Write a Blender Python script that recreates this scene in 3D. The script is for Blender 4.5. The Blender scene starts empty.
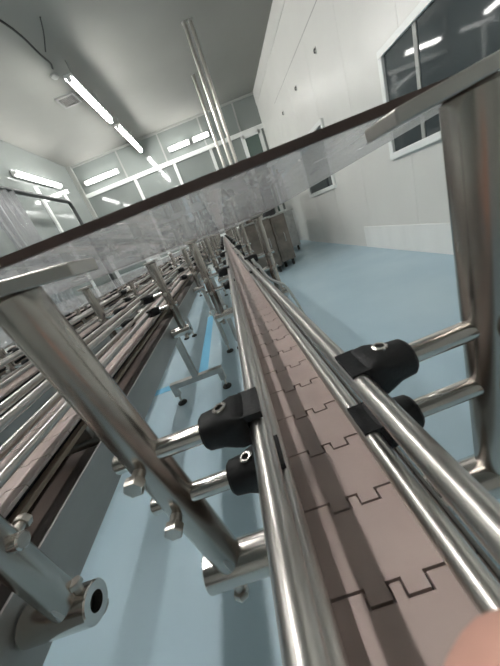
import bpy, bmesh, math, random
from mathutils import Vector, Matrix
random.seed(7)
sc = bpy.context.scene
COL = sc.collection
PI = math.pi

# ---------------------------------------------------------------- materials
def mat(name, col, rough=.5, metal=0., spec=.5, var=0., vscale=20., rvar=0., bump=0., bscale=200., stretch=(1, 1, 1),
        emit=None, col2=None, coat=0.):
    m = bpy.data.materials.new(name); m.use_nodes = True
    nt = m.node_tree; N = nt.nodes; L = nt.links
    b = N['Principled BSDF']
    b.inputs['Base Color'].default_value = (*col, 1); b.inputs['Roughness'].default_value = rough
    b.inputs['Metallic'].default_value = metal; b.inputs['Specular IOR Level'].default_value = spec
    if coat: b.inputs['Coat Weight'].default_value = coat; b.inputs['Coat Roughness'].default_value = .12
    if emit:
        b.inputs['Emission Color'].default_value = (*emit[0], 1); b.inputs['Emission Strength'].default_value = emit[1]
    if var or rvar or bump:
        tc = N.new('ShaderNodeTexCoord'); mp = N.new('ShaderNodeMapping'); mp.inputs['Scale'].default_value = stretch
        L.new(tc.outputs['Object'], mp.inputs['Vector'])
        no = N.new('ShaderNodeTexNoise'); no.inputs['Scale'].default_value = vscale; no.inputs['Detail'].default_value = 6
        L.new(mp.outputs[0], no.inputs['Vector'])
    if var:
        r = N.new('ShaderNodeMapRange'); r.inputs[1].default_value = .3; r.inputs[2].default_value = .7
        L.new(no.outputs['Fac'], r.inputs[0])
        mx = N.new('ShaderNodeMix'); mx.data_type = 'RGBA'
        c2 = col2 if col2 else tuple(max(0, c*(1-var)) for c in col)
        mx.inputs[6].default_value = (*col, 1); mx.inputs[7].default_value = (*c2, 1)
        L.new(r.outputs[0], mx.inputs[0]); L.new(mx.outputs[2], b.inputs['Base Color'])
    if rvar:
        r2 = N.new('ShaderNodeMapRange'); r2.inputs[1].default_value = .3; r2.inputs[2].default_value = .7
        r2.inputs[3].default_value = rough-rvar; r2.inputs[4].default_value = rough+rvar
        L.new(no.outputs['Fac'], r2.inputs[0]); L.new(r2.outputs[0], b.inputs['Roughness'])
    if bump:
        n2 = N.new('ShaderNodeTexNoise'); n2.inputs['Scale'].default_value = bscale; n2.inputs['Detail'].default_value = 3
        L.new(mp.outputs[0], n2.inputs['Vector'])
        bp = N.new('ShaderNodeBump'); bp.inputs['Strength'].default_value = bump; bp.inputs['Distance'].default_value = .001
        L.new(n2.outputs['Fac'], bp.inputs['Height']); L.new(bp.outputs[0], b.inputs['Normal'])
    return m

M = {}
M['steel'] = mat('stainless_tube', (.60, .575, .545), .29, 1)
M['post'] = mat('stainless_post', (.55, .51, .47), .26, 1, var=.12, vscale=50, rvar=.02, stretch=(1, 1, .25))
M['bright'] = mat('polished_steel', (.70, .66, .62), .17, 1)
M['plate'] = mat('brushed_plate', (.54, .53, .505), .46, 1, var=.18, vscale=12, rvar=.05, stretch=(1, .15, 1))
M['sideplate'] = mat('weathered_side_plate', (.48, .475, .455), .5, .6, var=.25, vscale=14, rvar=.06, stretch=(1, .3, 1))
M['bar'] = mat('flat_bar_steel', (.66, .63, .59), .36, .9, var=.15, vscale=25, rvar=.05)
M['bolt'] = mat('bolt_steel', (.62, .58, .53), .3, 1)
M['black'] = mat('black_plastic', (.007, .007, .008), .5, 0, spec=.4, var=1, vscale=90, col2=(.017, .017, .018), rvar=.12, bump=.25, bscale=400)
M['belt'] = mat('chain_plastic', (.55, .44, .405), .36, 0, var=.1, vscale=30, col2=(.48, .38, .35), rvar=.05, bump=.05, bscale=500)
M['wear'] = mat('wear_strip', (.42, .33, .25), .5, 0, var=.3, vscale=15)
M['bed'] = mat('shaded_bed', (.11, .075, .06), .55, 0, var=.5, vscale=12)  # steel bed; the shade inside the frame is put into its brown
M['dark'] = mat('dark_rubber_and_shade', (.02, .02, .02), .6)  # rubber, and the painted shade inside the sleeve bores
M['floor'] = mat('blue_resin_floor', (.44, .585, .665), .33, 0, var=.2, vscale=1.6, col2=(.385, .535, .625), rvar=.05, bump=.15, bscale=60)
M['tape'] = mat('blue_floor_tape', (.16, .52, .78), .4)
M['wall'] = mat('white_wall_panel', (.68, .68, .65), .32, 0, var=.06, vscale=1.2, rvar=.04)
M['kick'] = mat('white_wall_kerb', (.82, .83, .81), .4, 0, var=.08, vscale=4, stretch=(1, 1, .2))
M['ceil'] = mat('grey_ceiling', (.28, .28, .26), .7, 0, var=.16, vscale=.5)
M['seam'] = mat('panel_seam', (.28, .28, .27), .5)
M['glaze'] = mat('grey_green_glazing', (.24, .265, .255), .07, 0, spec=.8, var=.1, vscale=.6)
M['frame'] = mat('white_frame', (.78, .80, .78), .35)
M['greyframe'] = mat('grey_post', (.33, .34, .32), .45)
M['darkglass'] = mat('dark_glass', (.035, .045, .05), .04, 0, spec=.9)
M['pipe'] = mat('dark_pipe', (.06, .065, .065), .35, .6)
M['lamp'] = mat('lamp_tube', (1, 1, 1), .5, emit=((1, .985, .95), 19.))
M['lampside'] = mat('lamp_tube_dim', (1, 1, 1), .5, emit=((1, .985, .95), 4.5))
M['lamphouse'] = mat('lamp_housing', (.8, .8, .78), .4)
M['cable'] = mat('black_cable', (.02, .02, .02), .5)
M['whitecable'] = mat('white_cable', (.8, .8, .77), .4)
M['edge'] = mat('sheet_edge', (.13, .085, .075), .4, 0, var=.3, vscale=40)
M['skin'] = mat('skin', (.84, .47, .37), .5, 0, var=.15, vscale=60)
M['nail'] = mat('nail', (.75, .47, .40), .3)
M['machine'] = mat('machine_steel', (.30, .255, .22), .4, 1, var=.35, vscale=5, rvar=.08)
M['machinedark'] = mat('machine_dark', (.05, .05, .055), .4)
M['grille'] = mat('vent_grille', (.16, .16, .15), .5)

def clear_mat(name, haze, tint=(.97, .97, .97), rough=.03, ior=1.45, gloss=.5):
    m = bpy.data.materials.new(name); m.use_nodes = True
    nt = m.node_tree; N = nt.nodes; L = nt.links
    N.remove(N['Principled BSDF'])
    tr = N.new('ShaderNodeBsdfTransparent'); tr.inputs[0].default_value = (*tint, 1)
    df = N.new('ShaderNodeBsdfTranslucent'); df.inputs[0].default_value = (.9, .9, .92, 1)
    d2 = N.new('ShaderNodeBsdfDiffuse'); d2.inputs[0].default_value = (.9, .9, .92, 1)
    gl = N.new('ShaderNodeBsdfGlossy'); gl.inputs['Roughness'].default_value = rough
    fr = N.new('ShaderNodeFresnel'); fr.inputs[0].default_value = ior
    m0 = N.new('ShaderNodeMixShader'); m0.inputs[0].default_value = .5
    L.new(df.outputs[0], m0.inputs[1]); L.new(d2.outputs[0], m0.inputs[2])
    m1 = N.new('ShaderNodeMixShader')
    tc = N.new('ShaderNodeTexCoord'); mp = N.new('ShaderNodeMapping'); mp.inputs['Scale'].default_value = (14, 5, 1)
    L.new(tc.outputs['Object'], mp.inputs[0])
    no = N.new('ShaderNodeTexNoise'); no.inputs['Scale'].default_value = 5; no.inputs['Detail'].default_value = 8
    L.new(mp.outputs[0], no.inputs[0])
    mr = N.new('ShaderNodeMapRange'); mr.inputs[1].default_value = .3; mr.inputs[2].default_value = .75
    mr.inputs[3].default_value = haze*.7; mr.inputs[4].default_value = haze*1.3
    L.new(no.outputs['Fac'], mr.inputs[0])
    # dust on the sheet veils more at a grazing angle (longer path through it): 1 - (1-h)^(1/cos)
    ge = N.new('ShaderNodeNewGeometry'); dt = N.new('ShaderNodeVectorMath'); dt.operation = 'DOT_PRODUCT'
    L.new(ge.outputs['Normal'], dt.inputs[0]); L.new(ge.outputs['Incoming'], dt.inputs[1])
    def mth(op, a, b):
        n = N.new('ShaderNodeMath'); n.operation = op
        for i, q in enumerate((a, b)):
            if isinstance(q, (int, float)): n.inputs[i].default_value = q
            elif q is not None: L.new(q, n.inputs[i])
        return n.outputs[0]
    cs = mth('MAXIMUM', mth('ABSOLUTE', dt.outputs['Value'], None), .2)
    pw = mth('POWER', mth('SUBTRACT', 1.0, mr.outputs[0]), mth('DIVIDE', 1.0, cs))
    L.new(mth('SUBTRACT', 1.0, pw), m1.inputs[0])
    L.new(tr.outputs[0], m1.inputs[1]); L.new(m0.outputs[0], m1.inputs[2])
    m2 = N.new('ShaderNodeMixShader'); L.new(mth('MULTIPLY', fr.outputs[0], gloss), m2.inputs[0])
    L.new(m1.outputs[0], m2.inputs[1]); L.new(gl.outputs[0], m2.inputs[2])
    L.new(m2.outputs[0], N['Material Output'].inputs[0])
    return m
M['clear'] = clear_mat('clear_cover_sheet', .075)
M['film'] = clear_mat('clear_plastic_film', .13, rough=.1, ior=1.5, gloss=.6)

# ---------------------------------------------------------------- mesh helpers
def link(o, parent=None):
    COL.objects.link(o)
    if parent is not None: o.parent = parent
    return o
def obj(name, bm, m, parent=None, smooth=True, loc=None, bevel=0.):
    bmesh.ops.recalc_face_normals(bm, faces=bm.faces[:])
    me = bpy.data.meshes.new(name)
    if smooth:
        for f in bm.faces: f.smooth = True
        for e in bm.edges:
            if len(e.link_faces) == 2 and e.calc_face_angle(0) > .6: e.smooth = False
    bm.to_mesh(me); bm.free()
    for mm in (m if isinstance(m, (list, tuple)) else [m]): me.materials.append(mm)
    o = bpy.data.objects.new(name, me)
    if loc: o.location = loc
    if bevel:
        md = o.modifiers.new('bevel', 'BEVEL'); md.width = bevel; md.segments = 2; md.limit_method = 'ANGLE'
    return link(o, parent)
def empty(name, loc=(0, 0, 0), rot=(0, 0, 0)):
    o = bpy.data.objects.new(name, None); o.empty_display_size = .05
    o.location = loc; o.rotation_euler = rot
    return link(o)
def tag(o, label, cat, group=None):
    o['label'] = label; o['category'] = cat
    if group: o['group'] = group
    return o
def struct(o): o['kind'] = 'structure'; return o
def box(bm, x0, x1, y0, y1, z0, z1):
    vs = [bm.verts.new((x, y, z)) for x in (x0, x1) for y in (y0, y1) for z in (z0, z1)]
    for q in ((0, 1, 3, 2), (4, 6, 7, 5), (0, 4, 5, 1), (2, 3, 7, 6), (0, 2, 6, 4), (1, 5, 7, 3)):
        bm.faces.new([vs[i] for i in q])
def bxo(name, dims, m, parent=None, bevel=0.):
    bm = bmesh.new(); box(bm, *dims); return obj(name, bm, m, parent, smooth=False, bevel=bevel)
def frame_axes(d):
    d = Vector(d).normalized()
    a = Vector((0, 0, 1)) if abs(d.z) < .9 else Vector((1, 0, 0))
    u = d.cross(a).normalized(); v = d.cross(u).normalized()
    return d, u, v
def lathe(bm, p, d, prof, n=20, closed=False):
    """profile [(t, r)] revolved about the axis p + t*d"""
    d, u, v = frame_axes(d); p = Vector(p); rings = []
    for t, r in prof:
        if r < 1e-7: rings.append([bm.verts.new(p+d*t)])
        else: rings.append([bm.verts.new(p+d*t+(u*math.cos(2*PI*k/n)+v*math.sin(2*PI*k/n))*r) for k in range(n)])
    pairs = list(zip(rings, rings[1:]))
    if closed: pairs.append((rings[-1], rings[0]))
    for a, b in pairs:
        for k in range(n):
            q = [a[k % len(a)], a[(k+1) % n % len(a)], b[(k+1) % n % len(b)], b[k % len(b)]]
            q2 = []
            for w in q:
                if w not in q2: q2.append(w)
            if len(q2) > 2: bm.faces.new(q2)
def tube(bm, a, b, r, n=20, c=None):
    a = Vector(a); b = Vector(b); L = (b-a).length
    c = min(r*.18, L*.2) if c is None else c
    lathe(bm, a, b-a, [(0, 0), (0, r-c), (c, r), (L-c, r), (L, r-c), (L, 0)], n)
def pipe(bm, a, b, r, ri, n=24):
    a = Vector(a); b = Vector(b); L = (b-a).length; c = (r-ri)*.15
    lathe(bm, a, b-a, [(0, ri), (0, r-c), (c, r), (L-c, r), (L, r-c), (L, ri)], n, closed=True)
def hexbolt(bm, p, d, L=.012, rs=.004, rh=.0066, hh=.005):
    """shank from p outwards along d, hex head at the end"""
    lathe(bm, p, d, [(0, 0), (0, rs), (L, rs), (L, 0)], 12)
    lathe(bm, Vector(p)+Vector(d).normalized()*L, d, [(0, 0), (0, rh*.93), (hh*.12, rh), (hh*.8, rh), (hh, rh*.86), (hh, 0)], 6)
def polyline(bm, pts, r, n=10):
    pts = [Vector(p) for p in pts]
    # smooth with Catmull-Rom
    P = []
    for i in range(len(pts)-1):
        p0 = pts[max(0, i-1)]; p1 = pts[i]; p2 = pts[i+1]; p3 = pts[min(len(pts)-1, i+2)]
        for k in range(6):
            t = k/6
            P.append(.5*((2*p1)+(p2-p0)*t+(2*p0-5*p1+4*p2-p3)*t*t+(3*p1-p0-3*p2+p3)*t**3))
    P.append(pts[-1]); rings = []
    up = None
    for i, p in enumerate(P):
        d = (P[min(i+1, len(P)-1)]-P[max(i-1, 0)]).normalized()
        if up is None: _, up, _ = frame_axes(d)
        up = (up-d*up.dot(d)).normalized(); v = d.cross(up)
        rings.append([bm.verts.new(p+(up*math.cos(2*PI*k/n)+v*math.sin(2*PI*k/n))*r) for k in range(n)])
    for a, b in zip(rings, rings[1:]):
        for k in range(n): bm.faces.new((a[k], a[(k+1) % n], b[(k+1) % n], b[k]))
    bm.faces.new(rings[0]); bm.faces.new(rings[-1])

# ---------------------------------------------------------------- camera
CZ = 1.15
R = ((0.9350, 0.3530, 0.0340), (-0.0990, 0.3520, -0.9310), (-0.3400, 0.8670, 0.3640))
import mathutils
def rot_from_vp(V1, V3, f, P=(250, 333)):
    d = lambda v: Vector((v[0]-P[0], -(v[1]-P[1]), -f)).normalized()
    Y = d(V1); Z = -d(V3); Z = (Z-Y*Z.dot(Y)).normalized(); X = Y.cross(Z)
    return Matrix((X, Y, Z))
FPX = 264.2
RM = rot_from_vp((222, 233), (497, 962), FPX)
cam = bpy.data.cameras.new('camera'); co = bpy.data.objects.new('camera', cam); COL.objects.link(co)
cam.sensor_fit = 'VERTICAL'; cam.sensor_height = 36; cam.lens = FPX/666*36
cam.clip_start = .004; cam.clip_end = 100
co.matrix_world = Matrix.Translation((0, 0, CZ)) @ RM.to_4x4()
cam.dof.use_dof = True; cam.dof.focus_distance = .45; cam.dof.aperture_fstop = cam.lens/.8
sc.camera = co
def camw(x, y, z): return Vector((0, 0, CZ)) + RM @ Vector((x, y, z))

# ---------------------------------------------------------------- the room
XL, XR, YB, YF, ZC = -3.97, 2.5, -5.0, 10.5, 4.69
struct(bxo('floor', (XL-.2, XR+.2, YB-.2, YF+.2, -.1, 0), M['floor']))
struct(bxo('ceiling', (XL-.2, XR+.2, YB-.2, YF+.2, ZC, ZC+.1), M['ceil']))
struct(bxo('wall_right', (XR, XR+.2, YB, YF, 0, ZC), M['wall']))
struct(bxo('wall_left', (XL-.2, XL, YB, YF, 0, ZC), M['wall']))
struct(bxo('wall_far', (XL-.2, XR+.2, YF, YF+.2, 0, ZC), M['wall']))
struct(bxo('wall_back', (XL-.2, XR+.2, YB-.2, YB, 0, ZC), M['wall']))
# right wall: slightly proud lower panelling ending at a seam, its vertical joints, kerb
bm = bmesh.new(); box(bm, XR-.03, XR, YB, 8.45, 0, 3.62); struct(obj('trim_1', bm, M['wall'], smooth=False))
bm = bmesh.new(); box(bm, XR-.032, XR-.0295, YB, 8.45, 3.60, 3.612); struct(obj('trim_2', bm, M['seam'], smooth=False))
bm = bmesh.new()
for y in (8.445, 7.15, 5.95, 4.75, 3.55, 2.35, 1.15): box(bm, XR-.0325, XR-.0295, y-.02, y+.02, .02, 3.6)
struct(obj('trim_3', bm, M['wall'], smooth=False))
bm = bmesh.new(); box(bm, XR-.05, XR-.03, YB, 4.96, 0, .37); struct(obj('baseboard_right', bm, M['kick'], smooth=False, bevel=.006))
bm = bmesh.new(); box(bm, XR-.014, XR, YB, YF, ZC-.35, ZC); struct(obj('trim_4', bm, M['wall'], smooth=False))
for i, y in enumerate((5.5, 6.7, 7.9)):
    e = empty('wall_hook', (XR-.03, y, 3.2))
    tag(e, ('small dark hook high on the white right wall, nearest of the three', 'small dark hook high on the white right wall, middle of the three',
            'small dark hook high on the white right wall, furthest of the three')[i], 'hook', 'hooks on the right wall')
    bm = bmesh.new(); box(bm, -.008, 0, -.016, .016, -.045, .045); obj('back_plate', bm, M['greyframe'], e, smooth=False)
    bm = bmesh.new(); polyline(bm, [(-.006, 0, .02), (-.025, 0, .02), (-.032, 0, -.015), (-.016, 0, -.03)], .011, 8); obj('hook_bar', bm, M['pipe'], e)

def wall_window(n, y0, y1, z0, z1, muls):
    w = struct(empty('window_%d' % n, (XR-.03, (y0+y1)/2, z0)))
    cy = (y0+y1)/2; h = z1-z0; a = y0-cy; b = y1-cy; t = .075
    bm = bmesh.new()
    for d in ((-.045, 0, a, b, 0, t), (-.045, 0, a, b, h-t, h), (-.045, 0, a, a+t, t, h-t), (-.045, 0, b-t, b, t, h-t)): box(bm, *d)
    struct(obj('frame', bm, M['frame'], w, smooth=False, bevel=.006))
    bm = bmesh.new(); box(bm, -.012, -.004, a+t, b-t, t, h-t); struct(obj('pane', bm, M['darkglass'], w, smooth=False))
    bm = bmesh.new()
    for y in muls: box(bm, -.022, -.012, y-cy-.025, y-cy+.025, t, h-t)
    if muls: struct(obj('mullion', bm, M['greyframe'], w, smooth=False))
wall_window(1, .9, 3.88, 1.22, 2.36, (3.28, 2.35))
wall_window(2, 5.76, 7.4, 1.16, 2.36, ())

# far wall: glazed upper band and glazed panels between white mullions
w = struct(empty('window_3', (0, YF, 0)))
bm = bmesh.new(); box(bm, XL, XR, -.02, 0, 1.0, ZC); struct(obj('pane', bm, M['glaze'], w, smooth=False))
bm = bmesh.new()
box(bm, XL, XR, -.07, -.02, 3.70, 3.82); box(bm, XL, XR, -.06, -.02, 1.0, 1.12)
for x in (-2.1, -.68, .62): box(bm, x-.05, x+.05, -.06, -.02, 1.12, 3.70)
for x in (1.75, 2.35): box(bm, x-.06, x+.06, -.075, -.02, 1.12, 3.7)
box(bm, 1.75, 2.35, -.075, -.02, 3.60, 3.7)
struct(obj('frame', bm, M['frame'], w, smooth=False))
bm = bmesh.new()
for x in (-2.3, -.86, .55, 1.75): box(bm, x-.025, x+.025, -.04, -.02, 3.82, ZC)
struct(obj('upper_mullion', bm, M['greyframe'], w, smooth=False))
bm = bmesh.new(); box(bm, XL, XR, -.05, -.0, ZC-.06, ZC); struct(obj('head_rail', bm, M['greyframe'], w, smooth=False))
bm = bmesh.new(); box(bm, 1.81, 2.29, -.03, -.021, 1.12, 3.6); struct(obj('dark_pane', bm, mat('dark_green_pane', (.10, .14, .125), .12), w, smooth=False))
# left wall: polished glazing in front of the wall
w = struct(empty('window_4', (XL, 0, 0)))
bm = bmesh.new(); box(bm, 0, .02, YB, YF, 1.0, ZC); struct(obj('pane', bm, M['glaze'], w, smooth=False))
bm = bmesh.new()
for y in (9.2, 7.9, 6.3, 4.7, 3.1): box(bm, .02, .07, y-.05, y+.05, 1.0, 3.72)
struct(obj('frame', bm, M['frame'], w, smooth=False))
bm = bmesh.new(); box(bm, 0, .14, YF-.14, YF, 0, ZC); struct(obj('trim_5', bm, M['greyframe'], None, smooth=False, loc=(XL, 0, 0)))

# ---------------------------------------------------------------- lamps
def lamp(a, b, label, group, wallside=None):
    a = Vector(a); b = Vector(b); c = (a+b)/2
    e = empty('strip_lamp', c); tag(e, label, 'lamp', group)
    d = (b-a).normalized(); L = (b-a).length/2
    off = Vector(wallside) if wallside else Vector((0, 0, 1))
    bm = bmesh.new(); tube(bm, -d*(L-.03), d*(L-.03), .043, 14); obj('lamp_tube', bm, M['lampside' if wallside else 'lamp'], e)
    bm = bmesh.new()
    side = d.cross(off).normalized()
    p = [(-d*L)+side*s*.07+off*t for s in (-1, 1) for t in (.036, .075)]+[(d*L)+side*s*.07+off*t for s in (-1, 1) for t in (.036, .075)]
    vs = [bm.verts.new(q) for q in p]
    for q in ((0, 1, 3, 2), (4, 6, 7, 5), (0, 4, 5, 1), (2, 3, 7, 6), (0, 2, 6, 4), (1, 5, 7, 3)): bm.faces.new([vs[i] for i in q])
    obj('housing', bm, M['lamphouse'], e, smooth=False)
    for s in (-1, 1):
        bm = bmesh.new()
        box(bm, *sum([[min(q, r), max(q, r)] for q, r in zip(d*(L-.04)*s+off*-.03-side*.035, d*L*s+off*.04+side*.035)], [])); obj('end_cap', bm, M['lamphouse'], e, smooth=False)
    if not wallside and c.z < ZC-.15:
        for s in (-.6, .6):
            bm = bmesh.new(); tube(bm, d*L*s+off*.085, d*L*s+Vector((0, 0, ZC-c.z)), .008, 8); obj('hanger', bm, M['greyframe'], e)
ZL = CZ+3.1
lamp((-1.49, 5.92, ZL), (-1.49, 7.72, ZL), 'bright white strip lamp hanging from the ceiling beside the vent', 'ceiling strip lamps')
lamp((-1.47, 8.10, ZL), (-1.47, 10.1, ZL), 'bright white strip lamp hanging from the ceiling close to the far wall', 'ceiling strip lamps')
for y in (3.0, .4): lamp((-1.49, y-.9, ZL), (-1.49, y+.9, ZL), ('white strip lamp added on the ceiling above the camera, out of the picture' if y < 1 else 'white strip lamp added on the ceiling just out of the picture, before the vent'), 'ceiling strip lamps')  # unseen lamps, added because the room needs their light
for a, b, lb in ((7.26, 9.1, 'white strip lamp high on the left glazed wall, the whole one near the corner'), (4.6, 6.7, 'white strip lamp high on the left wall, cut off by the picture edge'),
                 (1.5, 3.4, 'white strip lamp added high on the left wall beside the camera, out of the picture')):  # this last one is unseen, added to help light the room
    lamp((XL+.12, a, CZ+2.75), (XL+.12, b, CZ+2.75), lb, 'strip lamps on the left wall', (-1, 0, 0))
for a, b, lb in ((-3.66, -2.47, 'white strip lamp on the far glazed band, nearest the left corner'), (-.68, .06, 'white strip lamp on the far glazed band, left one of the close pair'),
                 (.17, .74, 'white strip lamp on the far glazed band, right one of the close pair')):
    lamp((a, YF-.12, CZ+2.95), (b, YF-.12, CZ+2.95), lb, 'strip lamps on the far wall', (0, 1, 0))

# vent, detector, cable on the ceiling
e = empty('ceiling_vent', (-2.04, 7.3, ZC)); tag(e, 'small dark square vent grille in the ceiling beside a strip lamp', 'vent')
bm = bmesh.new()
for d in ((-.2, .2, -.2, -.16), (-.2, .2, .16, .2), (-.2, -.16, -.16, .16), (.16, .2, -.16, .16)): box(bm, *d, -.03, 0)
obj('frame', bm, M['seam'], e, smooth=False)
bm = bmesh.new()
for k in range(8): box(bm, -.16+k*.04, -.145+k*.04, -.16, .16, -.025, -.003)
obj('slats', bm, M['grille'], e, smooth=False)
bm = bmesh.new(); lathe(bm, (0, 0, 0), (0, 0, -1), [(0, 0), (0, .07), (.03, .065), (.05, .04), (.055, 0)], 16)
tag(obj('smoke_detector', bm, M['greyframe'], None, loc=(-1.85, 6.5, ZC)), 'small round white detector on the ceiling at the cable end', 'detector')
bm = bmesh.new(); polyline(bm, [(-2.6, 2.6, ZC-.02), (-2.2, 4.0, ZC-.05), (-1.77, 5.15, ZC-.05), (-1.70, 5.8, ZC-.1), (-1.72, 6.15, ZC-.03), (-1.76, 6.3, ZC-.02)], .016, 8)
tag(obj('ceiling_cable', bm, M['cable']), 'thin black cable hanging across the grey ceiling', 'cable')
bm = bmesh.new(); polyline(bm, [(-1.33, 5.35, ZC-.015), (-1.45, 5.6, ZC-.02), (-1.62, 5.85, ZC-.06)], .009, 8)
tag(obj('ceiling_wire', bm, M['cable']), 'short thin wire on the ceiling joining the long black cable', 'wire')

# hanging conduits
for x, y, zb, lb in ((.70, 6.55, 1.9, 'thin vertical steel conduit from the ceiling, left one of the close pair'), (.82, 6.55, 1.9, 'thin vertical steel conduit from the ceiling, right one of the close pair'),
                     (.69, 8.26, 1.9, 'vertical steel conduit from the ceiling standing behind the close pair')):
    e = empty('conduit', (x, y, zb)); tag(e, lb, 'pipe', 'conduits hanging from the ceiling')
    bm = bmesh.new(); tube(bm, (0, 0, 0), (0, 0, ZC-zb-.01), .035 if y < 7 else .04, 14); obj('tube', bm, M['steel'], e)
    bm = bmesh.new(); lathe(bm, (0, 0, ZC-zb), (0, 0, -1), [(0, 0), (0, .05), (.015, .05), (.02, .045), (.03, 0)], 16); obj('ceiling_flange', bm, M['plate'], e)

# pipe frame, film curtain
e = empty('pipe_frame', (-3.35, 7.9, 0)); tag(e, 'dark pipe frame running along the left wall and turning down to the floor', 'frame')
bm = bmesh.new(); polyline(bm, [(0, -7, CZ+2.0), (0, -4, CZ+2.0), (0, -.6, CZ+2.0), (0, -.12, CZ+2.0), (0, -.02, CZ+1.9), (0, 0, CZ+1.5), (0, 0, .5), (0, 0, .02)], .045, 12); obj('bent_pipe', bm, M['pipe'], e)
bm = bmesh.new(); tube(bm, (-.09, -7, CZ+2.03), (-.09, -.2, CZ+2.03), .03, 12); obj('second_pipe', bm, M['greyframe'], e)
bm = bmesh.new(); lathe(bm, (0, 0, 0), (0, 0, 1), [(0, 0), (0, .1), (.015, .1), (.02, .05), (.02, 0)], 16); obj('foot_flange', bm, M['pipe'], e)
bm = bmesh.new()
n = 72; rows = []
for k in range(n+1):
    t = k/n; x = .07*math.sin(t*31)+.02*math.sin(t*67); y = -.45+t*.9
    rows.append([bm.verts.new((x*(1-.0*s), y*(1-.35*s), -s*2.3)) for s in (0, .33, .66, 1)])
for a, b in zip(rows, rows[1:]):
    for i in range(3): bm.faces.new((a[i], a[i+1], b[i+1], b[i]))
o = obj('plastic_curtain', bm, M['film'], None, loc=(-3.35, 5.45, CZ+1.95))
md = o.modifiers.new('thick', 'SOLIDIFY'); md.thickness = .004
tag(o, 'bunched clear plastic curtain hanging from the dark pipe on the left', 'curtain')

# floor tape
bm = bmesh.new(); box(bm, -1.6, -.62, 2.26, 2.36, 0, .002); box(bm, -.72, -.62, 2.36, 4.3, 0, .002)
tag(obj('floor_tape', bm, M['tape'], smooth=False), 'bright blue tape marking an L shape on the pale blue floor', 'tape')

# ---------------------------------------------------------------- conveyor lanes
ZB = 1.0          # belt top
POST = .099; UP_OFF = .029; LO_OFF = .028; UP_Z = ZB+.057; LO_Z = ZB+.017
SL_Z = ZB-.067; PITCH = .0382; SPAN = .645; Y0 = .125
RR = .0055
DZ = {1: -.004, -1: 0.}     # the left pair of rails sits a touch lower

def chain_bm(y0, y1, detail):
    bm = bmesh.new(); g = .0006; hw = .0405
    J = [(-hw, 0), (-.0092, 0), (-.0092, -.0058), (.0012, -.0058), (.0012, 0), (.0069, 0), (.0069, -.0058), (.0175, -.0058), (.0175, 0), (hw, 0)]
    k0 = math.ceil((y0-.1367)/PITCH); k1 = math.floor((y1-.1367)/PITCH)-1
    for k in range(k0, k1):
        y = .1367+k*PITCH
        fr = [(x-(g if (i in (1, 2, 5, 6)) else -g if (i in (3, 4, 7, 8)) else 0)*-1, y+d+g) for i, (x, d) in enumerate(J)]
        bk = [(x+(g if (i in (1, 2, 5, 6)) else -g if (i in (3, 4, 7, 8)) else 0)*-1, y+PITCH+d-g) for i, (x, d) in enumerate(J)]
        loop = fr+bk[::-1]
        top = [bm.verts.new((px, py, ZB)) for px, py in loop]; bot = [bm.verts.new((px, py, ZB-.004)) for px, py in loop]
        bm.faces.new(top)
        m = len(top)
        for i in range(m): bm.faces.new((top[i], bot[i], bot[(i+1) % m], top[(i+1) % m]))
    # hinge spine underneath
    box(bm, -.02, .02, .1367+k0*PITCH, .1367+k1*PITCH-.003, ZB-.0105, ZB-.0052)
    return bm

ORD = ['nearest', 'second', 'third', 'fourth', 'fifth', 'sixth']
def conveyor(x, y0, y1, name):
    e = empty('slat_conveyor', (x, y0, 0)); tag(e, name['belt'], 'conveyor', 'parallel slat chain conveyors')
    def put(nm, bm, m, **k):
        for v in bm.verts: v.co.y -= y0
        return obj(nm, bm, m, e, **k)
    put('slat_chain', chain_bm(y0, y1, 1), M['belt'], smooth=False)
    for s in (-1, 1):
        bm = bmesh.new(); a, b = sorted((s*.0545, s*.0575)); box(bm, a, b, y0, y1, ZB-.098, ZB-.039)
        put('side_plate', bm, M['sideplate'], smooth=False, bevel=.0008)
        bm = bmesh.new(); a, b = sorted((s*.012, s*.022)); box(bm, a, b, y0, y1, ZB-.0225, ZB-.0045)
        put('wear_strip', bm, M['dark'], smooth=False)
        bm = bmesh.new(); a, b = sorted((s*.0245, s*.0345)); box(bm, a, b, y0, y1, ZB-.0225, ZB-.0165)
        put('return_strip', bm, M['wear'], smooth=False)
    bm = bmesh.new(); box(bm, -.0540, .0540, y0, y1, ZB-.080, ZB-.076); put('bed', bm, M['bed'], smooth=False)
    y = y0+.2 if y0 > 0 else .33
    k = 0
    while y < y1 and k < 12:
        bm = bmesh.new(); tube(bm, (-.0540, y, ZB-.05), (.0540, y, ZB-.05), .009, 12); put('tie_rod', bm, M['plate'])
        bm = bmesh.new(); box(bm, -.034, .034, y-.01, y+.01, ZB-.041, ZB-.0225); put('strip_support', bm, M['plate'], smooth=False)
        y += SPAN; k += 1
    rail(x, y0, y1, name)

BEND = {('upper', 1): .004, ('lower', 1): .0015}
def rail(x, y0, y1, name):
    for s, sn in ((-1, 'left'), (1, 'right')):
        for off, z, hn in ((UP_OFF, UP_Z, 'upper'), (LO_OFF, LO_Z, 'lower')):
            bm = bmesh.new()
            bend = BEND.get((hn, s), 0) if name['short'] == 'the near conveyor' else 0
            if bend:          # the rail is drawn in slightly after the first clamp
                prof = [(0, 0, 0), (0, .5, 0), (0, .59, 0)]
                for t in (.25, .5, .75, 1): prof.append((-s*bend*(3*t*t-2*t**3), .59+.5*t, 0))
                prof += [(-s*bend, 1.3, 0), (-s*bend, 3, 0), (-s*bend, y1-y0, 0)]
                polyline(bm, prof, RR, 20)
            else: tube(bm, (0, 0, 0), (0, y1-y0, 0), RR, 20)
            o = obj('guide_rail', bm, M['steel'], None, loc=(x+s*off, y0, z+DZ[-s]))
            tag(o, '%s steel guide rail on the %s side of %s' % (hn, sn, name['short']), 'rail', 'round guide rails')

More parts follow.
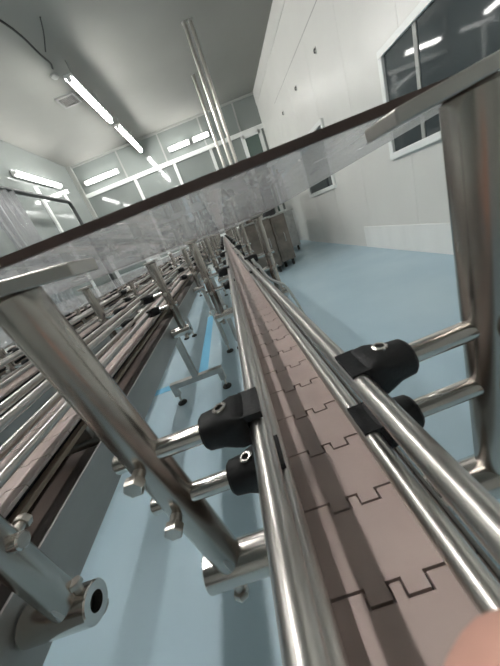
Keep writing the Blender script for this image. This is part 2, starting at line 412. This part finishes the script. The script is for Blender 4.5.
def clamp_bm(s, u0=.034):
    """barrel around the rod, growing into a wide jaw at the rail"""
    bm = bmesh.new(); n = 32; rings = []
    secs = [(0, .0090, .0090, 2), (.0018, .0106, .0106, 2), (.010, .0113, .0112, 2.1), (.016, .0120, .0120, 3.2), (.020, .0124, .0118, 5), (.0265, .0124, .0105, 7), (.0275, .0118, .0098, 7)]
    for u, hy, hz, p in secs:
        ring = []
        for k in range(n):
            a = 2*PI*k/n; c, q = math.cos(a), math.sin(a)
            y = math.copysign(abs(c)**(2/p), c)*hy; z = math.copysign(abs(q)**(2/p), q)*hz
            ring.append(bm.verts.new((s*(u0+u), y, z)))
        rings.append(ring)
    for a, b in zip(rings, rings[1:]):
        for k in range(n): bm.faces.new((a[k], a[(k+1) % n], b[(k+1) % n], b[k]))
    bm.faces.new(rings[0]); bm.faces.new(rings[-1])
    a, b = sorted((s*(u0+.025), s*(u0+.0365)))
    box(bm, a, b, -.0117, .0117, RR+.0002, .0098); a, b = sorted((s*(u0+.025), s*(u0+.034))); box(bm, a, b, -.0117, .0117, -.0098, -RR-.0002)
    return bm

def bracket_parts(s, first=None, post=POST, tilt=0., top_z=.0046, bar=.017, lean=0.):
    """list of (name, parent name, bmesh, material); local origin on the post axis at sleeve height, s=+1 when the belt lies to +x"""
    P = []
    top = CZ+top_z-SL_Z
    bm = bmesh.new(); tube(bm, (0, 0, -.006), (0, 0, top), .0112, 28); P.append(('post', None, bm, M['post']))
    bm = bmesh.new(); pipe(bm, (-s*.020, 0, 0), (s*(post-.0592), 0, 0), .0142, .0070); P.append(('sleeve', None, bm, M['bright']))
    bm = bmesh.new(); tube(bm, (-s*.012, 0, 0), (s*(post-.0597), 0, 0), .0068, 16); P.append(('bore_shade', 'sleeve', bm, M['dark']))  # dark plug stands in for the shade inside the hollow bore
    if first != 'right_of_second':
        bm = bmesh.new(); hexbolt(bm, (-s*.002, -.006, -.0115), (0, -.35, -1), .007, .0035, .006, .005); P.append(('set_screw', 'sleeve', bm, M['bolt']))
    else:
        bm = bmesh.new(); hexbolt(bm, (-s*.012, .003, .0135), (0, .2, 1), .005, .0032, .0052, .0045); P.append(('set_screw', 'sleeve', bm, M['bolt']))
    bm = bmesh.new(); lathe(bm, (-s*.010, .004, -.013), (0, .1, -1), [(0, 0), (0, .0075), (.005, .0075), (.006, .006), (.006, 0)], 18); P.append(('lock_nut', 'sleeve', bm, M['plate']))
    bm = bmesh.new(); box(bm, -bar, bar, -.0115, .0115, top, top+.0058); P.append(('top_bar', None, bm, M['bar']))
    for z, ro in ((UP_Z-SL_Z+DZ[s], UP_OFF), (LO_Z-SL_Z+DZ[s], LO_OFF)):
        if first == 'narrow': ro -= .004 if ro == UP_OFF else .0015
        ur = post-ro+s*(-math.sin(tilt))*z; u0 = ur-.0275-RR
        lx = math.sin(lean)*z
        bm = bmesh.new(); tube(bm, (-s*.0175+lx, 0, z), (s*(u0+.010), 0, z), .0059, 20); P.append(('clamp_rod', None, bm, M['bright']))
        bm = clamp_bm(s, u0)
        for v in bm.verts: v.co.z += z
        P.append(('rail_clamp', None, bm, M['black']))
        bm = bmesh.new(); lathe(bm, (s*(u0+.0145), .0, z+.0108), (-s*.12, 0, 1), [(0, 0), (0, .0043), (.0018, .0043), (.0023, .0036), (.0023, .0024), (.0006, .0022), (.0006, 0)], 18); P.append(('clamp_screw', 'rail_clamp', bm, M['bright']))
        bm = bmesh.new(); hexbolt(bm, (-s*.001+lx, (-.0105 if first != 'right_of_second' else .0105), z-.002), (0, (-1 if first != 'right_of_second' else 1), 0), .006, .0036, .0058, .0052); P.append(('lock_bolt', None, bm, M['bolt']))
    return P

PROTO = {}
def make_proto(s, first=None, post=POST, tilt=0., top_z=.0046, bar=.017, lean=0.):
    out = []
    for nm, par, bm, m in bracket_parts(s, first, post, tilt, top_z, bar, lean):
        o = obj(nm, bm, m, None, smooth=True, bevel=.0008 if nm == 'top_bar' else 0)
        COL.objects.unlink(o); out.append((nm, par, o))
    return out
def merged_proto(s, top_z):
    """small far copy: one mesh, same shape, several materials"""
    mats = []; big = bmesh.new()
    for nm, par, bm, m in bracket_parts(s, top_z=top_z):
        if nm in ('clamp_screw', 'lock_nut', 'bore_shade'): bm.free(); continue
        if m not in mats: mats.append(m)
        i = mats.index(m); bmesh.ops.recalc_face_normals(bm, faces=bm.faces[:])
        me = bpy.data.meshes.new('t'); bm.to_mesh(me); bm.free()
        n0 = len(big.faces); big.from_mesh(me); big.faces.ensure_lookup_table()
        for f in big.faces[n0:]: f.material_index = i
        bpy.data.meshes.remove(me)
    o = obj('guide_bracket', big, mats); COL.objects.unlink(o); return o
for s in (-1, 1):
    for tz in (.0046, -.006, -.056): PROTO[s, tz] = make_proto(s, top_z=tz); PROTO[s, tz, 'far'] = merged_proto(s, tz)

def bracket(x, y, s, label, group, tilt=0., first=None, bar_tilt=0., far=False, post=POST, tz=.0046):
    px = x-s*post
    if far:
        o = PROTO[s, tz, 'far'].copy(); COL.objects.link(o); o.location = (px, y, SL_Z); tag(o, label, 'bracket', group); return o
    e = empty('guide_bracket', (px, y, SL_Z), (0, tilt if s == -1 else 0, 0)); tag(e, label, 'bracket', group)
    last = {}
    for nm, par, src in (make_proto(s, first, post, 0, .0085, .036, tilt) if tilt and s == 1 else make_proto(s, first, post, tilt, .0172, .039) if tilt else make_proto(s, first, post, 0, tz) if first else PROTO[s, tz]):
        o = src.copy(); COL.objects.link(o); o.parent = last[par] if par else e; last[nm] = o
        if nm == 'post' and tilt and s == 1: o.matrix_local = Matrix.Rotation(tilt, 4, 'Y')
        if nm == 'top_bar' and bar_tilt:
            top = CZ+.0126-SL_Z
            o.matrix_local = Matrix.Translation((math.sin(tilt)*top if s == 1 else 0, 0, top)) @ Matrix.Rotation(bar_tilt+(tilt if s == 1 else 0), 4, 'Y') @ Matrix.Translation((0, 0, -top))
    return e

def cover(x, y0, y1, k, name, z0, slope=0., hw=.153):
    e = empty('cover_sheet', (x, y0, CZ+z0), (slope, 0, 0))
    tag(e, '%s clear plastic cover sheet above %s' % (ORD[k], name.get('cover', name['short'])), 'cover sheet', 'clear cover sheets')
    bm = bmesh.new(); box(bm, -hw, hw, .003, y1-y0-.004, 0, .0042); obj('sheet', bm, M['clear'], e, smooth=False)
    bm = bmesh.new(); box(bm, -hw, hw, 0, .003, 0, .0042); obj('edge_strip', bm, M['edge'], e, smooth=False)

def level_foot(e, x, y, zt):
    bm = bmesh.new(); tube(bm, (x, y, .02), (x, y, zt), .009, 12); st = obj('threaded_stem', bm, M['bolt'], e)
    bm = bmesh.new(); lathe(bm, (x, y, 0), (0, 0, 1), [(0, 0), (0, .038), (.008, .04), (.016, .034), (.028, .014), (.03, 0)], 20); obj('foot_pad', bm, M['dark'], st)

def t_stand(x, y, label):
    e = empty('floor_stand', (x, y, 0)); tag(e, label, 'stand', 'conveyor floor stands')
    a = .024
    bxo('leg', (-a, a, -a, a, .205, ZB-.099), M['plate'], e, bevel=.003)
    bxo('crossbar', (-.205-a, .205+a, -a, a, .157, .205), M['plate'], e, bevel=.003)
    for s in (-1, 1):
        bxo('short_leg', (s*.205-a, s*.205+a, -a, a, .085, .157), M['plate'], e, bevel=.003)
        level_foot(e, s*.205, 0, .085)
def h_stand(x, y, label):
    e = empty('floor_stand', (x, y, 0)); tag(e, label, 'stand', 'conveyor floor stands')
    for s in (-1, 1):
        bm = bmesh.new(); tube(bm, (s*.06, 0, .09), (s*.06, 0, ZB-.0985), .022, 18); obj('leg', bm, M['plate'], e)
        level_foot(e, s*.06, 0, .09)
    bm = bmesh.new(); tube(bm, (-.1, -.0, .48), (.1, 0, .48), .018, 14); obj('crossbar', bm, M['plate'], e)
    for s in (-1, 1):
        bm = bmesh.new(); lathe(bm, (s*.06, 0, .45), (0, 0, 1), [(0, 0), (0, .03), (.06, .03), (.06, 0)], 16); obj('tube_joint', bm, M['bright'], e)

LANES = [
    (.0115, -.45, 8.9, dict(short='the near conveyor', cover='the near and second conveyors', belt='near conveyor with a pinkish brown slat chain running away below the camera')),
    (-.310, -.45, 8.9, dict(short='the second conveyor from the right', belt='second conveyor just left of the near one, with a grey side plate')),
    (-.630, .15, 8.9, dict(short='the third conveyor from the right', cover='the three left conveyors', belt='third conveyor from the right, above the T shaped stand')),
    (-.950, .8, 8.9, dict(short='the fourth conveyor from the right', belt='fourth conveyor from the right, farther left beyond the third')),
    (-1.270, 1.4, 8.9, dict(short='the leftmost conveyor', belt='fifth and leftmost conveyor, far to the left')),
]
for li, (x, y0, y1, nm) in enumerate(LANES):
    conveyor(x, y0, y1, nm)
    ys = [Y0+SPAN*k for k in range(14) if y0+.05 < Y0+SPAN*k < y1-.1]
    for s, sn in ((1, 'left'), (-1, 'right')):
        for k, y in enumerate(ys):
            far = k >= 6
            if far:
                label = 'small distant guide bracket beyond the sixth, %s side of %s' % (sn, nm['short'])
                group = 'distant brackets on the %s side of %s' % (sn, nm['short'])
            else:
                label = '%s guide bracket with black clamps, %s side of %s' % (ORD[k], sn, nm['short'])
                group = 'guide brackets'
            tilt = 0; first = None; bt = 0; post = POST
            if li == 0 and k == 0:
                tilt = math.radians(-4.4 if s == 1 else -2.4); bt = math.radians(10) if s == 1 else math.radians(-4.6); post = .0905 if s == 1 else .1130
            if li == 1 and k == 0 and s == -1: first = 'right_of_second'; y = .131; post = .096
            if li == 0 and s == -1 and 1 <= k <= 3: post = .090; first = 'narrow'
            bracket(x, y, s, label, group, tilt, first, bt, far, post, .0046 if li == 0 else -.006 if li == 1 else -.056)
    # cover sheets, three brackets long each
    k = 0; yy = ys[0]
    while yy < y1-.2 and li in (0, 2):
        ye = min(yy+SPAN*(1 if (li == 0 and k == 0) else 3), y1)
        cover(x-(.1695 if li == 0 else .3125), yy+(.014 if (li == 0 and k == 0) else -.6 if (li == 2 and k == 0) else 0), ye, k, nm, .0212 if (li == 0 and k == 0) else .0106 if li == 0 else -.0495, -math.atan(.0106/SPAN) if (li == 0 and k == 0) else 0., .322 if li == 0 else .465)
        yy = ye; k += 1

t_stand(-.622, 1.955, 'T shaped steel floor stand with two levelling feet under the third conveyor')
h_stand(-.310, 2.635, 'two legged round tube stand under the second conveyor, behind the T stand')
h_stand(.0115, 2.9, 'two legged round tube stand under the near conveyor, front one of three')
for i, (x, y) in enumerate(((-.31, 5.4), (.0115, 5.7), (-.63, 4.9), (-.95, 3.6), (-.95, 6.4), (-1.27, 4.2), (-1.27, 7.0), (.0115, 8.2), (-.31, 8.2))):
    h_stand(x, y, ['round tube stand under the second conveyor, further back', 'round tube stand under the near conveyor, middle one of three', 'round tube stand under the third conveyor, behind its T stand',
                   'round tube stand under the fourth conveyor, front one', 'round tube stand under the fourth conveyor, back one', 'round tube stand under the fifth conveyor, front one',
                   'round tube stand under the fifth conveyor, back one', 'round tube stand under the near conveyor, far end', 'round tube stand under the second conveyor, far end'][i])

# white cable beside the second right bracket
bm = bmesh.new(); polyline(bm, [(0.051, 0.73, 1.062), (0.055, 0.73, 1.049), (0.062, 0.73, 1.038), (0.069, 0.73, 1.015), (0.08, 0.73, 0.994), (0.095, 0.73, 0.979), (0.112, 0.73, 0.964), (0.122, 0.73, 0.938), (0.131, 0.73, 0.907), (0.14, 0.73, 0.864), (0.144, 0.73, 0.809), (.152, .74, .70), (.17, .80, .5), (.25, .95, .2), (.32, 1.1, .012), (.40, 1.6, .012)], .0040, 8)
tag(obj('white_hose', bm, M['whitecable']), 'thin white hose drooping from the rail clamp past the second right bracket', 'hose')

# ---------------------------------------------------------------- machinery at the far right
def cabinet(x0, x1, y0, y1, zt, label, m='machine'):
    e = empty('machine_cabinet', ((x0+x1)/2, (y0+y1)/2, 0)); tag(e, label, 'machine', 'stainless machines at the far end')
    a = (x1-x0)/2; b = (y1-y0)/2
    bxo('body', (-a, a, -b, b, .13, zt), M[m], e, bevel=.012)
    bxo('door', (-a+.05, a-.05, -b-.018, -b, .2, zt-.1), M[m], e, bevel=.004)
    d = [c for c in e.children if c.name.startswith('door')][0]
    bm = bmesh.new(); polyline(bm, [(a-.12, -b-.018, zt*.5), (a-.12, -b-.06, zt*.5+.02), (a-.12, -b-.06, zt*.5+.16), (a-.12, -b-.018, zt*.5+.18)], .01, 8); obj('handle', bm, M['plate'], d)
    bxo('top_plate', (-a-.03, a+.03, -b-.03, b+.03, zt, zt+.03), M['plate'], e, bevel=.005)
    for sx in (-1, 1):
        for sy in (-1, 1):
            bm = bmesh.new(); tube(bm, (sx*(a-.07), sy*(b-.07), .0), (sx*(a-.07), sy*(b-.07), .13), .03, 12); obj('foot', bm, M['dark'], e)
    return e
cabinet(.36, .96, 5.6, 6.5, 1.10, 'brownish stainless machine cabinet beside the far end of the near conveyor')
cabinet(1.02, 1.34, 5.9, 6.7, 1.08, 'narrow stainless cabinet right of and behind the brownish one')
cabinet(1.56, 1.95, 7.6, 8.5, 1.05, 'low stainless cabinet against the far end of the right wall', 'plate')
# filling machine on the cabinets
e = empty('filling_machine', (.80, 7.5, 0)); tag(e, 'tall stainless filling machine with columns and round head behind the cabinets', 'machine', 'stainless machines at the far end')
bm = bmesh.new(); lathe(bm, (0, 0, .0), (0, 0, 1), [(0, 0), (0, .5), (.9, .5), (.95, .46), (.95, 0)], 28); obj('base_drum', bm, M['machine'], e)
bm = bmesh.new(); lathe(bm, (0, 0, 1.55), (0, 0, 1), [(0, 0), (0, .48), (.05, .52), (.22, .52), (.27, .46), (.30, .2), (.36, .15), (.36, 0)], 28); obj('filler_head', bm, M['plate'], e)
bm = bmesh.new(); tube(bm, (0, 0, .95), (0, 0, 1.55), .12, 18); obj('column', bm, M['machine'], e)
for k in range(12):
    a = 2*PI*k/12; bm = bmesh.new(); c = (math.cos(a)*.42, math.sin(a)*.42)
    lathe(bm, (c[0], c[1], 1.15), (0, 0, 1), [(0, 0), (0, .02), (.1, .03), (.16, .03), (.4, .018), (.4, 0)], 10); obj('filling_valve', bm, M['bright'], e)
for sx in (-1, 1):
    for sy in (-1, 1):
        bxo('frame_post', (sx*.62-.03, sx*.62+.03, sy*.62-.03, sy*.62+.03, 0, 2.0), M['plate'], e)
bm = bmesh.new()
for s in (-1, 1): box(bm, -.65, .65, s*.62-.03, s*.62+.03, 2.0, 2.06); box(bm, s*.62-.03, s*.62+.03, -.59, .59, 2.0, 2.06)
obj('top_frame', bm, M['plate'], e, smooth=False)
for k in range(7):
    a = 2*PI*(k+.3)/7; c = (math.cos(a)*.3, math.sin(a)*.3)
    bm = bmesh.new(); polyline(bm, [(c[0], c[1], 1.88), (c[0]*1.3, c[1]*1.3, 2.15), (c[0]*.6, c[1]*.6, 2.3), (0, 0, 1.92)], .028, 8); obj('feed_hose', bm, M['dark'], e)
bxo('drive_motor', (.30, .58, -.60, -.30, .96, 1.40), M['machinedark'], e, bevel=.03)
bxo('control_box', (.36, .60, -.78, -.652, 1.25, 1.75), M['machinedark'], e, bevel=.01)
e2 = empty('control_cabinet', (1.5, 9.6, 0)); tag(e2, 'dark control cabinet with small lights standing by the far wall', 'cabinet')
bxo('body', (-.35, .35, -.25, .25, .1, 1.95), M['machinedark'], e2, bevel=.01); bxo('plinth', (-.33, .33, -.23, .23, 0, .1), M['dark'], e2)
bxo('door', (-.31, .31, -.265, -.25, .15, 1.9), M['greyframe'], e2, bevel=.004)
# long low machine seen past the left conveyors
e = empty('packing_machine', (-2.9, 9.2, 0)); tag(e, 'pale boxy packing machine with a clear front at the far left', 'machine', 'stainless machines at the far end')
bxo('body', (-.6, .6, -.7, .7, .15, 1.0), M['machine'], e, bevel=.01)
bxo('hood', (-.58, .58, -.68, .68, 1.0, 1.7), M['lamphouse'], e, bevel=.02)
bxo('front_panel', (-.45, .45, -.70, -.68, 1.1, 1.6), M['glaze'], e)
for sx in (-1, 1):
    for sy in (-1, 1):
        bm = bmesh.new(); tube(bm, (sx*.5, sy*.6, 0), (sx*.5, sy*.6, .15), .035, 12); obj('foot', bm, M['dark'], e)

# ---------------------------------------------------------------- the photographer's hand at the lower right of the lens
def skin_obj(name, chains, m, parent, sub=2):
    """chains: list of [(co, r), ...]; the first chain is the trunk, later ones start at an index of it"""
    me = bpy.data.meshes.new(name); vs = []; es = []; rs = []
    for start, ch in chains:
        prev = start
        for c, r in ch:
            vs.append(camw(*c)-parent.location); rs.append(r)
            if prev is not None: es.append((prev, len(vs)-1))
            prev = len(vs)-1
    me.from_pydata(vs, es, []); me.materials.append(m)
    o = bpy.data.objects.new(name, me); link(o, parent)
    md = o.modifiers.new('skin', 'SKIN'); md.use_smooth_shade = True
    lay = me.skin_vertices[0] if me.skin_vertices else None
    if lay is None:
        bm = bmesh.new(); bm.from_mesh(me); bm.verts.layers.skin.verify(); bm.to_mesh(me); bm.free(); lay = me.skin_vertices[0]
    for i, r in enumerate(rs): lay.data[i].radius = (r, r); lay.data[i].use_root = (i == 0)
    s = o.modifiers.new('sub', 'SUBSURF'); s.levels = sub; s.render_levels = sub
    return o
hb = camw(.08, -.055, .09)
hand = empty('hand', hb)
tag(hand, 'blurred pink fingertip of the person taking the picture, in the bottom right corner', 'hand')
ch = [(None, [((.092, -.050, .165), .024), ((.086, -.052, .115), .030), ((.080, -.056, .075), .025)])]
ch.append((2, [((.062, -.046, .046), .0105), ((.050, -.045, .012), .0096), ((.0365, -.0425, -.013), .0092), ((.0258, -.0368, -.0245), .0096), ((.0218, -.0338, -.0285), .0088)]))
ch.append((2, [((.078, -.056, .040), .0105), ((.072, -.056, .008), .0096), ((.056, -.060, .002), .0090), ((.046, -.062, .012), .0080)]))
ch.append((2, [((.093, -.062, .044), .0100), ((.090, -.062, .014), .0092), ((.074, -.067, .010), .0086), ((.063, -.068, .018), .0076)]))
ch.append((2, [((.107, -.066, .054), .0092), ((.105, -.066, .030), .0082), ((.091, -.070, .026), .0076), ((.082, -.071, .032), .0068)]))
ch.append((1, [((.066, -.030, .085), .0125), ((.050, -.014, .062), .0110), ((.040, -.004, .042), .0095)]))
skin_obj('hand_skin', ch, M['skin'], hand)

# ---------------------------------------------------------------- view
wd = bpy.data.worlds.new('world'); sc.world = wd; wd.use_nodes = True
wd.node_tree.nodes['Background'].inputs[0].default_value = (.6, .65, .7, 1); wd.node_tree.nodes['Background'].inputs[1].default_value = .3
vs = sc.view_settings; vs.view_transform = 'Standard'; vs.look = 'None'; vs.gamma = 1; vs.use_curve_mapping = False
vs.exposure = 2.34
